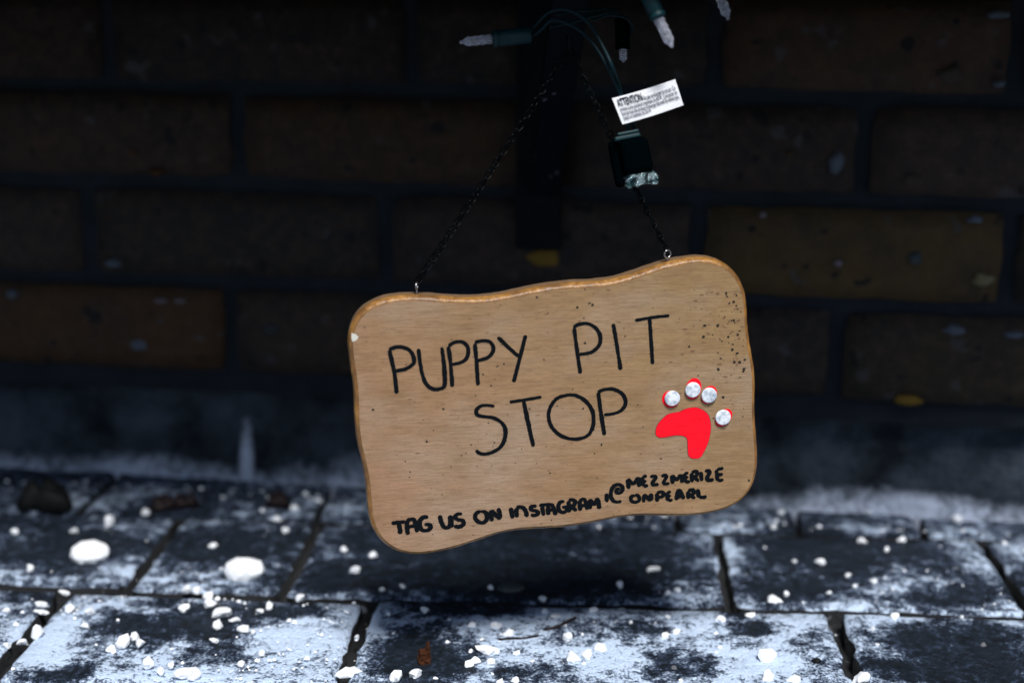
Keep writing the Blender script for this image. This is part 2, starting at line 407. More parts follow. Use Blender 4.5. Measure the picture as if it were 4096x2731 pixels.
# ------------------------------------------------------------------ ground and pavers
mk('ground', [(-60, -60, -.03), (60, -60, -.03), (60, 60, -.03), (-60, 60, -.03)], [(0, 1, 2, 3)], m_asphalt())['kind'] = 'structure'
PYAW = R(-3.4)
PX = Vector((math.cos(PYAW), math.sin(PYAW), 0)); PYv = Vector((-math.sin(PYAW), math.cos(PYAW), 0))
def gpv(px, py):
    g = onground(px, py); return g.dot(PX), g.dot(PYv)
def blob(px, py, rx, ry, k=1.0):
    c = onground(px, py); e = onground(px+rx, py); a = onground(px, py-ry); b = onground(px, py+ry)
    return (c.x, c.y, (e-c).length, abs(a.y-b.y)/2, k)
darks = [blob(700, 2490, 330, 75), blob(650, 2385, 90, 40), blob(1150, 2435, 140, 40), blob(270, 2690, 130, 50), blob(900, 2600, 160, 50, .6),
         blob(1660, 2605, 200, 125, 1.2), blob(1880, 2425, 210, 36), blob(2700, 2655, 150, 55), blob(2560, 2520, 130, 24, .5), blob(3000, 2510, 110, 36), blob(2980, 2455, 60, 20, .7), blob(2120, 2700, 130, 40, .6),
         blob(3860, 2610, 250, 150, 1.3), blob(3600, 2690, 200, 50, 1.0), blob(3250, 2560, 70, 60, .5), blob(120, 2380, 150, 30, .7),
         blob(280, 2200, 300, 75, .9), blob(150, 2090, 200, 50, .7), blob(860, 2180, 190, 85, .9), blob(700, 2040, 200, 40, .7), blob(1450, 2290, 260, 70, .9), blob(2100, 2300, 650, 85, 1.1), blob(2000, 2180, 700, 80, .9),
         blob(3250, 2200, 340, 90, 1.0), blob(3650, 2190, 150, 70, .8), blob(3780, 2380, 200, 36, .7), blob(3200, 2340, 250, 50, .6), blob(600, 2330, 120, 20, .5), blob(1150, 2180, 130, 60, .6)]
whites = [blob(480, 2250, 110, 70, .45), blob(3700, 2350, 150, 36, .6), blob(2900, 2180, 60, 90, .6), blob(3950, 2250, 60, 70, .5), blob(1150, 2560, 180, 90, .5), blob(150, 2600, 160, 70, .5),
          blob(3400, 2120, 150, 30, .5), blob(2700, 2330, 130, 60, .4), blob(4060, 2640, 90, 90, .35), blob(2950, 2640, 250, 60, .45), blob(1480, 2450, 60, 60, .4), blob(2200, 2620, 350, 60, .3)]
ysplit = gpv(2048, 2405)[1]
MP = m_paver(darks, whites, ysplit, tuple(PYv)); MS = m_soil()
pave = mk('pavement', [PX*a+PYv*b+Vector((0, 0, -.011)) for a, b in ((-1.3, -.2), (1.3, -.2), (1.3, 1.2), (-1.3, 1.2))], [(0, 1, 2, 3)], MS); pave['kind'] = 'structure'
def paver(x0, x1, y0, y1, seed):
    g = .0043 if seed < 160 else .0032 if seed < 200 else .0022; rnd = random.Random(seed); x0 += g; x1 -= g; g = .0052 if seed < 200 else .0022; y0 += g; y1 -= (g if seed < 160 else .0012)
    nxx = max(8, int((x1-x0)/.007)); nyy = 15; vs = []; fs = []; q_ = 1 if seed < 200 else .15; dz = rnd.uniform(-.0012, .0012)*q_; tx = rnd.uniform(-.008, .008)*q_; ty = rnd.uniform(-.010, .010)*q_
    cx, cy = (x0+x1)/2, (y0+y1)/2
    for j in range(nyy+1):
        for i in range(nxx+1):
            ei = i in (0, nxx); ej = j in (0, nyy)
            x = x0+(x1-x0)*i/nxx; y = y0+(y1-y0)*j/nyy
            if i == 1: x = x0+.002
            if i == nxx-1: x = x1-.002
            if j == 1: y = y0+.002
            if j == nyy-1: y = y1-.002
            z = dz+tx*(x-cx)+ty*(y-cy)+.0009*noise.noise(Vector((x*50, y*50, seed)))
            if ei or ej: z -= .0013+rnd.uniform(0, .0010)
            if ei and ej: x += math.copysign(.004, cx-x); y += math.copysign(.004, cy-y)
            elif ei: x += rnd.uniform(-.0010, .0010)+.0022*noise.noise(Vector((y*75, seed, 2)))
            elif ej: y += rnd.uniform(-.0010, .0010)+.0022*noise.noise(Vector((x*75, seed, 7)))
            vs.append(PX*x+PYv*y+Vector((0, 0, z)))
    W = nxx+1
    for j in range(nyy):
        for i in range(nxx): fs.append((j*W+i, j*W+i+1, (j+1)*W+i+1, (j+1)*W+i))
    ring = [i for i in range(W)] + [j*W+nxx for j in range(1, nyy+1)] + [nyy*W+i for i in range(nxx-1, -1, -1)] + [j*W for j in range(nyy-1, 0, -1)]
    n0 = len(vs)
    for k in ring: vs.append(vs[k]-Vector((0, 0, .03)))
    for k in range(len(ring)):
        l = (k+1) % len(ring); fs.append((ring[l], ring[k], n0+k, n0+l))
    return mk('paver', vs, fs, [MP, MS], pave, True, [0]*(nxx*nyy)+[1]*len(ring))
yl = [ysplit-.116*k for k in (4, 3, 2, 1, 0)] + [ysplit+.116, ysplit+.30]
fr = [gpv(x, 2405)[0] for x in (225, 1480, 3315)]; bk = [gpv(x, 2240)[0] for x in (590, 1195, 2888, 3985)]
rp = random.Random(11)
def extend(js, lo, hi, rnd):
    js = list(js)
    while js[0] > lo: js.insert(0, js[0]-rnd.choice((.08, .16, .16, .24)))
    while js[-1] < hi: js.append(js[-1]+rnd.choice((.16, .16, .24, .08)))
    return js
PAV = []
for r in range(6):
    js = extend(fr if r == 3 else bk if r == 4 else [rp.uniform(-.1, .1)], -.75, .75, rp)
    for i in range(len(js)-1):
        paver(js[i], js[i+1], yl[r], yl[r+1], r*40+i); PAV.append((r, js[i], js[i+1]))

# ------------------------------------------------------------------ salt lumps on the pavers
MSALT = m_salt()
def lump_mesh(seed, sub=2, rough=.75):
    bm = bmesh.new(); bmesh.ops.create_icosphere(bm, subdivisions=sub, radius=1)
    rnd = random.Random(seed); planes = [(Vector((rnd.gauss(0, 1), rnd.gauss(0, 1), rnd.gauss(0, 1))).normalized(), rnd.uniform(.38, .75)) for _ in range(9)]
    for v in bm.verts:
        d = v.co.normalized(); r = 1+rough*noise.noise(d*1.6+Vector((seed*3.1, 0, 0)))+(.30 if rough > .2 else .08)*noise.noise(d*3.3+Vector((seed*2.3, 1, 0)))
        for n, h in planes:
            c = d.dot(n)
            if c > .05 and rough > .2: r = min(r, h/c*1.05)
        v.co = d*r
        if v.co.z < -.55: v.co.z = -.55
    me = bpy.data.meshes.new('salt_lump'); bm.to_mesh(me); bm.free(); me.materials.append(MSALT); return me
LM = [lump_mesh(s) for s in range(9)]; SM = [lump_mesh(40+s, 2, .10) for s in range(2)]
def fromcrop(l, sc, ox, oy): return [(ox+a[0]*sc, oy+a[1]*sc, a[2]*sc, (a[3] if len(a) > 3 else a[2])*sc) for a in l]
lumps = fromcrop([(625, 758, 60), (1030, 1010, 130, 85), (1155, 905, 70), (1520, 932, 70), (1730, 1000, 70), (920, 860, 50), (1070, 855, 90, 50), (450, 1175, 100), (565, 1160, 85), (690, 1193, 40), (130, 1150, 130, 70),
    (1045, 1095, 70), (945, 1080, 60), (900, 1100, 60), (915, 1025, 45), (1680, 760, 60, 40), (1860, 760, 70, 25), (1360, 685, 50), (1380, 770, 60, 40), (1440, 800, 80, 50), (1550, 1060, 90), (1640, 1050, 70, 80), (1620, 1100, 40), (1300, 1085, 40),
    (2130, 925, 60), (2200, 900, 50), (2150, 805, 40), (1850, 600, 60), (2150, 650, 45), (2210, 632, 45), (1190, 1205, 60), (1100, 1215, 60), (1490, 860, 50, 36), (430, 908, 30), (770, 965, 40), (200, 930, 40), (1200, 1035, 45), (1050, 1170, 30), (2240, 1220, 40), (780, 820, 30),
    (190, 505, 70, 50), (360, 628, 50, 36), (490, 610, 40), (1040, 615, 46), (2060, 500, 120, 50), (300, 410, 70, 50), (120, 375, 60, 44)], .6378, 1300, 1950)
lumps += fromcrop([(595, 1430, 110, 80), (595, 1530, 75), (735, 1545, 65), (1075, 1535, 90, 70), (1245, 1230, 50), (1135, 1290, 30, 40), (1155, 1370, 35), (365, 1240, 50), (510, 1220, 60, 30), (1590, 1230, 25), (630, 1140, 80, 50), (165, 1560, 35), (75, 1320, 45), (135, 1300, 40),
    (1140, 1040, 40), (1010, 1010, 40), (865, 940, 55), (735, 940, 30), (910, 1100, 30), (1045, 1065, 30), (695, 1105, 40), (205, 1380, 25), (360, 1385, 30), (1565, 725, 60), (1115, 690, 40), (670, 690, 40), (1205, 880, 34)], .7849, 2600, 1500)
lumps += fromcrop([(940, 1185, 65, 50), (1130, 1200, 120, 68), (1110, 1262, 55), (350, 1185, 50), (560, 735, 70), (380, 785, 60, 44), (630, 1350, 80), (690, 1330, 50), (715, 1355, 60), (565, 1385, 55, 40), (750, 1465, 65), (820, 1505, 45), (945, 1505, 150, 50), (870, 1475, 38), (1000, 1520, 54), (1095, 1345, 40), (1225, 1465, 40), (1335, 1410, 30),
    (190, 1300, 70), (110, 1350, 60, 40), (35, 1370, 44), (335, 1100, 60, 36), (210, 1160, 60, 36), (30, 1190, 35), (155, 980, 50), (220, 1200, 70, 25), (955, 1080, 60), (1005, 1090, 60, 50), (1065, 1110, 60), (1070, 1155, 60), (1530, 1125, 55), (1325, 1195, 40), (1370, 1170, 45), (1240, 1285, 60, 44), (1200, 1240, 70, 30), (1290, 1300, 35), (435, 1270, 35), (460, 1195, 60, 50), (975, 1540, 30), (1775, 1500, 110, 50), (1410, 725, 60, 44), (740, 690, 60, 44), (80, 790, 50), (1500, 670, 44), (1455, 785, 50, 34), (1090, 860, 60, 36), (1810, 980, 50, 36)], .785, 0, 1500)
rl = random.Random(5); rec = []
def put_lump(name, px, py, dw, dh, me):
    g = onground(px, py+dh*.35); zc = (g-CAM).dot(FW); k = zc/FPX
    gr_ = 1.3 if py > 2380 else 1.1; hx = dw*k/2*gr_; hz = max(dh*k/2*1.05*gr_, .0012); g2 = onground(px, py)
    o = inst(name, me); o.rotation_euler = (0, 0, rl.uniform(0, 6.28))
    m = (hx+hz)/2
    o.scale = (hx*1.05, (hx+hz)/2, hz*.95)
    if dw/dh > 1.25: o.rotation_euler.z = rl.uniform(-.3, .3)+(math.pi if rl.random() < .5 else 0)
    o.location = (g.x, g.y, hz*.95*.5-.0006); return o
for (px, py, dw, dh) in lumps:
    o = put_lump('salt_lump', px, py, dw, dh, LM[rl.randrange(9)])
    a, b = gpv(px, py+dh*.35)
    row = 'near' if b < ysplit else 'far'
    col = 0
    for x in (fr if row == 'near' else bk): col += a > x
    rec.append((row, col, px, o, dw))
nm = {'near': ['near paver at the left edge', 'near left paver', 'near centre paver', 'near right paver'], 'far': ['far paver at the left edge', 'far paver left of the sign', 'far paver under the sign', 'far paver right of the sign', 'far paver at the right edge']}
ordn = ['first', 'second', 'third'] + ['%dth' % i for i in range(4, 80)]
ordn[20] = '21st'; ordn[21] = '22nd'; ordn[22] = '23rd'; ordn[30] = '31st'; ordn[31] = '32nd'; ordn[32] = '33rd'
for row in nm:
    for c in range(len(nm[row])):
        L = sorted([q for q in rec if q[0] == row and q[1] == c], key=lambda q: q[2])
        for i, q in enumerate(L):
            size = 'large' if q[4] > 62 else 'small' if q[4] < 30 else 'medium'
            tag(q[3], '%s white salt lump, %s from the left on the %s' % (size, ordn[i], nm[row][c]), 'salt lump', 'white salt lumps scattered on the pavers')
tag(put_lump('pebble', 361, 2199, 142, 92, SM[0]), 'smooth oval white pebble at the far left, left of its twin', 'pebble', 'oval white pebbles')
tag(put_lump('pebble', 978, 2266, 142, 92, SM[1]), 'smooth oval white pebble left of the sign corner, right of its twin', 'pebble', 'oval white pebbles')
MG = m_simple('grey_stone', (.16, .16, .18), .8, .3, var=.6, scale=300, bump=.5)
for px, py, d, lab in ((2698, 2670, 34, 'tiny grey pebble on the dark patch at the bottom of the near centre paver'), (3930, 2578, 30, 'tiny grey pebble on the wet dark patch at lower right')):
    o = put_lump('pebble', px, py, d, d*.8, LM[2].copy()); o.data.materials[0] = MG; tag(o, lab, 'pebble')
o = put_lump('pebble', 2043, 2342, 100, 40, SM[0].copy()); o.data.materials[0] = m_simple('wet_grey_stone', (.05, .06, .065), .5, .4, var=.5); tag(o, 'flat wet grey pebble on the far paver below the sign', 'pebble')
# crumbs of salt nobody could count
vs = []; fs = []; rg = random.Random(9)
tet = [Vector(v) for v in ((1, 0, -.6), (-.5, .87, -.6), (-.5, -.87, -.6), (.1, .1, .8), (.7, .7, .1), (-.8, .2, .2))]
tf = [(0, 1, 2), (0, 4, 1), (0, 2, 3), (0, 3, 4), (1, 5, 2), (1, 4, 3), (1, 3, 5), (2, 5, 3)]
def indark(x, y):
    for (bx, by, rx, ry, k) in darks:
        if ((x-bx)/rx)**2+((y-by)/ry)**2 < 1.1: return True
    return False
n = 0
def crumb(x, y, s, zo=0):
    b0 = len(vs); a = rg.uniform(0, 6.28); st = rg.uniform(.7, 1.5)
    for v in tet: vs.append(Vector((x+s*st*(v.x*math.cos(a)-v.y*math.sin(a)), y+s*(v.x*math.sin(a)+v.y*math.cos(a)), s*v.z*.8+.0004+zo)))
    fs.extend(tuple(b0+i for i in f) for f in tf)
for k_ in range(420):                                   # crumbs drifted along the foot of the wall
    a_ = rg.uniform(-.6, .6); d_ = .004+abs(rg.gauss(0, .016))
    if noise.noise(Vector((a_*16, 4, 4))) < rg.uniform(-.4, .4): continue
    p = W0+WX*a_-WN*d_; crumb(p.x, p.y, min(.0030, .0006+.0007*rg.expovariate(1)))
while n < 4600:
    x = rg.uniform(-.62, .62); y = rg.uniform(.50, .87)
    if noise.noise(Vector((x*14, y*14, 2))) < rg.uniform(-.45, .5): continue
    if indark(x, y) and rg.random() < .93: continue
    if (Vector((x, y, 0))-W0).dot(WN) > .0: continue
    a_, b_ = Vector((x, y, 0)).dot(PX), Vector((x, y, 0)).dot(PYv)
    zo = 0
    if any(abs(b_-q) < .0075 for q in yl): zo = -.009
    r_ = sum(1 for q in yl if q < b_)-1
    if any(pr == r_ and (abs(a_-p0) < .007 or abs(a_-p1) < .007) for pr, p0, p1 in PAV): zo = -.010
    if zo and rg.random() < .4: continue
    if b_ > ysplit and (indark(x, y) or rg.random() < .75): continue
    s = min(.0022 if b_ < ysplit else .0011, .0003+.00040*rg.expovariate(1)); b0 = len(vs); a = rg.uniform(0, 6.28)
    for v in tet: vs.append(Vector((x+s*(v.x*math.cos(a)-v.y*math.sin(a)), y+s*(v.x*math.sin(a)+v.y*math.cos(a)), s*v.z*.8+.0004+zo)))
    fs += [tuple(b0+i for i in f) for f in tf]; n += 1
tag(mk('salt_crumbs', vs, fs, MSALT), 'fine white salt crumbs strewn over the pavers', 'salt', kind='stuff')

# ------------------------------------------------------------------ litter: wood chip, twigs, leaves
MW = m_simple('rusty_wood', (.075, .026, .011), .8, .1, var=.9, scale=420, bump=1.0, bd=.002)
g = onground(1695, 2655); bm = bmesh.new(); bmesh.ops.create_cube(bm, size=1); bmesh.ops.subdivide_edges(bm, edges=bm.edges[:], cuts=4, use_grid_fill=True)
for v in bm.verts:
    c = v.co.copy(); n_ = noise.noise(c*3.5+Vector((4, 1, 2)))
    v.co = Vector((c.x*.0056*(1-.25*c.z), c.y*.005, (c.z+.5)*.0078*(1+.5*max(0, c.x)*(c.z > .3)) + .0005*n_)) + Vector((n_*.001, n_*.001, 0))
    if c.z > .4 and c.x > .25: v.co.z += .0025
o = from_bm('wood_chip', bm, MW); o.location = (g.x, g.y, -.0003); o.rotation_euler = (0, .06, .25)
tag(o, 'rust brown splintered wood chip standing on the dark patch of the near centre paver', 'wood chip')
MT = m_simple('dark_twig', (.022, .014, .013), .8, .2, var=.5, bump=.6)
def twig(pts, r, lab):
    P = [onground(x, y) + Vector((0, 0, z)) for x, y, z in pts]; P = catmull(P, 4)
    vs, fs = tube(P, r, 6, rad=[r*(.45+.55*abs(math.sin(i*1.3))) if 0 < i < len(P)-1 else r*.3 for i in range(len(P))])
    tag(mk('twig', vs, fs, MT, None, True), lab, 'twig', 'twigs on the near pavers')
twig([(1992, 2565, .0012), (2040, 2563, .0018), (2100, 2560, .0014), (2158, 2550, .0016)], .0008, 'straight dark twig lying just below the other twig on the near centre paver')
twig([(2172, 2527, .0012), (2230, 2518, .0020), (2275, 2500, .003), (2305, 2480, .002)], .0010, 'bent dark twig with a thick end above the straight twig on the near centre paver')
ML = m_simple('dead_red_leaf', (.009, .0025, .003), .7, .3, var=.6, bump=.5); MD = m_simple('black_leaf', (.005, .006, .006), .7, .2, var=.5, bump=.5)
def leaf(name, px, py, wpx, hpx, mat, lab, cat, seed):
    g = onground(px, py+hpx*.4); k = (g-CAM).dot(FW)/FPX; a = wpx*k/2; h = hpx*k*1.0; rnd = random.Random(seed); vs = []; fs = []; N = 16; Mr = 5
    for j in range(Mr+1):
        for i in range(N):
            t = 2*math.pi*i/N; r = j/Mr; q = r*(1+.22*math.sin(3*t+seed)+.12*math.sin(7*t))
            vs.append((g.x+q*a*math.cos(t), g.y+q*a*.7*math.sin(t), .0015+h*(1-r**4)*(.62+.75*noise.noise(Vector((math.cos(t)*r*2.2, math.sin(t)*r*2.2, seed*3.7))))))
    for j in range(Mr):
        for i in range(N):
            l = (i+1) % N; fs.append((j*N+i, j*N+l, (j+1)*N+l, (j+1)*N+i))
    n0 = len(vs)
    for v in vs[:n0]: pass
    o = mk(name, vs, fs, mat, None, True); sm = o.modifiers.new('thick', 'SOLIDIFY'); sm.thickness = .0006
    return tag(o, lab, cat)
leaf('dead_leaf', 650, 2012, 110, 56, ML, 'crumpled dark red leaf by the footing, left of the other red leaf', 'leaf', 1)
leaf('dead_leaf', 740, 2002, 100, 56, ML, 'crumpled dark red leaf by the footing below the white salt splash', 'leaf', 2)
leaf('dead_leaf', 1112, 2000, 90, 70, ML, 'small blackish red leaf by the footing beside the left edge of the sign', 'leaf', 3)
leaf('leaf_clump', 195, 1985, 220, 110, MD, 'black clump of wet leaves against the footing at far left', 'leaf clump', 4)
leaf('dead_leaf', 3265, 2650, 30, 16, MD, 'tiny black leaf scrap on white salt at lower right', 'leaf', 6)

# ------------------------------------------------------------------ wooden sign
SY = R(8.0)
SX = Vector((math.cos(SY), math.sin(SY), 0)); SN = Vector((-math.sin(SY), math.cos(SY), 0)); SZ = Vector((0, 0, 1))
SO = unp(2200, 1600, .664)
sign = empty('hanging_sign', None, frame(SO, SX, SN, SZ))
tag(sign, 'wavy-edged plywood sign lettered PUPPY PIT STOP with a red paw print', 'sign')
def sp2d(px, py):
    p = onplane(px, py, SO, SN)-SO; return Vector((p.dot(SX), p.dot(SZ)))
def c1(a): return sp2d(1300+a[0]*1800/2171, 950+a[1]*1800/2171)
def c3(a): return sp2d(1350+a[0]*900/2016, 1550+a[1]*900/2016)
def c4(a): return sp2d(2200+a[0]*900/2016, 1450+a[1]*900/2016)
edge = [(130, 470), (150, 410), (190, 355), (250, 325), (330, 308), (400, 303), (470, 306), (540, 313), (620, 318), (700, 321), (780, 319), (850, 308), (920, 292), (1000, 272), (1080, 256), (1160, 248), (1240, 243), (1310, 243), (1380, 235), (1450, 220), (1520, 195), (1600, 163), (1680, 137), (1760, 123), (1830, 118), (1890, 124), (1940, 150), (1985, 195), (2012, 250), (2022, 310), (2021, 360), (2022, 420), (2028, 480), (2040, 560), (2057, 620), (2064, 680), (2062, 750), (2055, 820), (2058, 890), (2068, 960), (2074, 1040), (2075, 1110), (2068, 1170), (2045, 1220), (2005, 1265), (1950, 1300), (1880, 1318), (1800, 1329), (1720, 1334), (1640, 1331), (1560, 1325), (1480, 1326), (1400, 1338), (1320, 1358), (1240, 1376), (1150, 1388), (1060, 1391), (980, 1393), (900, 1397), (820, 1417), (740, 1447), (660, 1478), (580, 1500), (500, 1513), (430, 1520), (370, 1515), (320, 1490), (270, 1450), (240, 1400), (228, 1340), (226, 1280), (222, 1200), (213, 1120), (195, 1070), (182, 1020), (170, 960), (163, 890), (163, 820), (166, 750), (158, 690), (146, 620), (136, 560), (132, 510)]
E = [c1(a) for a in edge]
for _ in range(2): E = [(E[i-1]+E[i]*2+E[(i+1) % len(E)])/4 for i in range(len(E))]
E = [Vector((p.x, p.y, 0)) for p in E]; E = [p.xy for p in catmull(E, 4, True)]
NE = len(E); nrmls = []
for i in range(NE):
    t = (E[(i+2) % NE]-E[i-2]).normalized(); nrmls.append(Vector((-t.y, t.x)))
area = sum(E[i-1].x*E[i].y-E[i].x*E[i-1].y for i in range(NE))
if area > 0: nrmls = [-n for n in nrmls]
prof = [(0, 0), (.00014, .00045), (.00035, .00045), (.0008, .00060), (.0014, .0011), (.0019, .0019), (.0023, .0031), (.0024, .0040), (.0021, .0042), (.0022, .0105), (.0016, .0115)]
vs = []; fs = []; mi = []
for (o_, d) in prof:
    for i in range(NE):
        wv = .00022*noise.noise(Vector((E[i].x*300, E[i].y*300, d*900))) if o_ > 0 else 0
        p = E[i]+nrmls[i]*(o_+wv); vs.append((p.x, d, p.y))
for r in range(len(prof)-1):
    for i in range(NE):
        j = (i+1) % NE; fs.append((r*NE+i, (r+1)*NE+i, (r+1)*NE+j, r*NE+j)); mi.append(2 if r < 1 or r >= 7 else 1)
fs.append(tuple(range(NE))); mi.append(0)
fs.append(tuple((len(prof)-1)*NE+i for i in range(NE))[::-1]); mi.append(2)
board = mk('board', vs, fs, [m_face(), m_bevel(), m_side()], sign, True, mi)
bm = bmesh.new(); bm.from_mesh(board.data); bmesh.ops.recalc_face_normals(bm, faces=bm.faces); bm.to_mesh(board.data); bm.free()
for p in board.data.polygons:
    if len(p.vertices) > 4: p.use_smooth = False
mdl = board.modifiers.new('edge', 'EDGE_SPLIT'); mdl.split_angle = R(38)
INK = m_ink(); LAY = [0]
def strokes(name, parent, lines, conv, w, mat=INK, ragged=.24):
    vs = []; fs = []
    for ln in lines:
        pts = [conv(a) for a in ln]; P = catmull([Vector((p.x, p.y, 0)) for p in pts], 7) if len(pts) > 1 else [Vector((pts[0].x, pts[0].y, 0)), Vector((pts[0].x+.0003, pts[0].y, 0))]
        # even resample
        D = [0]
        for i in range(1, len(P)): D.append(D[-1]+(P[i]-P[i-1]).length)
        n = max(3, int(D[-1]/.0005)); Q = []; k = 0
        for i in range(n+1):
            t = D[-1]*i/n
            while k < len(D)-2 and D[k+1] < t: k += 1
            f = (t-D[k])/max(D[k+1]-D[k], 1e-9); Q.append(P[k].lerp(P[k+1], f))
        LAY[0] = (LAY[0]+1) % 4; d0 = -.00010-.00003*LAY[0]; L = []; Rr = []
        sd_ = random.random()*50
        for i, q in enumerate(Q):
            t = (Q[min(i+1, n)]-Q[max(i-1, 0)]).normalized(); nv = Vector((-t.y, t.x, 0))
            end = min(i, n-i)*.0005; cap = math.sqrt(max(0.0, 1-max(0, 1-end/(w*.45))**2)) if end < w*.45 else 1
            cap = max(cap, .35)
            wd = w/2*cap*(.84+.22*abs(t.y))*(1+.22*noise.noise(Vector((i*.09, sd_, 0))))
            a = wd*(1+ragged*noise.noise(Vector((i*.7, sd_, 3)))); b = wd*(1+ragged*noise.noise(Vector((i*.7, sd_, 9))))
            dd = d0-.00002*i/n
            L.append((q.x+nv.x*a, dd, q.y+nv.y*a)); Rr.append((q.x-nv.x*b, dd, q.y-nv.y*b))
        b0 = len(vs); vs += L+Rr; m = len(L)
        for i in range(m-1): fs.append((b0+i, b0+i+1, b0+m+i+1, b0+m+i))
    return mk(name, vs, fs, mat, parent)
big = {'P': [[(310, 542), (326, 610), (336, 660), (346, 752)], [(308, 541), (340, 528), (380, 530), (415, 550), (430, 590), (422, 612), (390, 632), (340, 643)]],
 'U': [[(450, 535), (460, 610), (473, 670), (490, 707), (520, 729), (550, 730), (574, 718), (578, 680), (573, 600), (563, 528)]],
 'P2': [[(594, 525), (605, 600), (614, 720)], [(595, 523), (625, 505), (662, 503), (688, 527), (690, 560), (680, 585), (655, 602), (612, 612)]],
 'P3': [[(722, 510), (730, 590), (738, 712)], [(722, 505), (760, 497), (795, 502), (812, 530), (805, 558), (780, 580), (730, 594)]],
 'Y': [[(832, 480), (880, 525), (935, 575)], [(968, 470), (945, 560), (910, 697)]],
 'P4': [[(1202, 435), (1215, 540), (1232, 655)], [(1197, 433), (1225, 418), (1270, 415), (1310, 440), (1328, 480), (1322, 518), (1290, 549), (1250, 560), (1225, 562)]],
 'I': [[(1390, 415), (1408, 520), (1426, 638)]], 'T': [[(1495, 400), (1580, 385), (1662, 376)], [(1565, 390), (1572, 480), (1580, 610)]],
 'S': [[(818, 813), (785, 808), (750, 812), (730, 833), (736, 855), (765, 862), (810, 868), (850, 890), (870, 925), (866, 972), (845, 1010), (805, 1035), (765, 1043), (740, 1036), (730, 1022)]],
 'T2': [[(890, 793), (960, 783), (1045, 768)], [(958, 788), (975, 870), (1005, 1008)]],
 'O': [[(1178, 757), (1122, 773), (1088, 815), (1078, 860), (1092, 910), (1125, 945), (1170, 967), (1220, 970), (1268, 953), (1292, 910), (1295, 860), (1280, 815), (1245, 778), (1205, 760), (1172, 758)]],
 'P5': [[(1318, 745), (1330, 840), (1348, 952)], [(1315, 745), (1350, 732), (1395, 732), (1435, 755), (1450, 790), (1440, 822), (1405, 845), (1345, 855)]]}
for k, v in big.items(): tag(strokes('letter', sign, v, c1, .00198), 'large black hand-drawn letter ' + k[0])
sm3 = {'T': [[(482, 1213), (545, 1205), (610, 1198)], [(545, 1205), (558, 1260), (563, 1308)]],
 'A': [[(632, 1315), (622, 1240), (630, 1190), (660, 1176), (688, 1185), (700, 1230), (715, 1292)], [(625, 1248), (700, 1232)]],
 'G': [[(815, 1160), (775, 1158), (740, 1185), (735, 1230), (752, 1268), (790, 1278), (825, 1265), (830, 1228), (778, 1222)]],
 'U': [[(915, 1140), (930, 1200), (955, 1245), (990, 1250), (1010, 1215), (1010, 1140)], [(1012, 1145), (1025, 1250)]],
 'S': [[(1118, 1130), (1078, 1130), (1052, 1153), (1075, 1180), (1115, 1186), (1130, 1212), (1110, 1238), (1072, 1244), (1047, 1232)]],
 'O': [[(1285, 1105), (1247, 1120), (1232, 1158), (1255, 1195), (1300, 1208), (1333, 1185), (1340, 1142), (1320, 1112), (1282, 1106)]],
 'N': [[(1385, 1195), (1376, 1140), (1370, 1095)], [(1374, 1095), (1410, 1130), (1462, 1175)], [(1462, 1172), (1452, 1120), (1440, 1075)]],
 'I': [[(1550, 1072), (1560, 1120), (1568, 1170)]], 'n': [[(1607, 1160), (1600, 1075)], [(1602, 1085), (1630, 1066), (1665, 1076), (1688, 1108), (1700, 1155)]],
 'S2': [[(1785, 1060), (1747, 1060), (1727, 1079), (1750, 1097), (1788, 1105), (1800, 1124), (1770, 1140), (1730, 1138)]],
 'T2': [[(1805, 1052), (1910, 1042)], [(1832, 1055), (1848, 1145)]], 'A2': [[(1890, 1138), (1888, 1062), (1920, 1047), (1938, 1085), (1958, 1138)], [(1890, 1098), (1945, 1090)]]}
for k, v in sm3.items(): tag(strokes('letter', sign, v, c3, .00225, ragged=.28), 'small black hand-drawn letter ' + k[0])
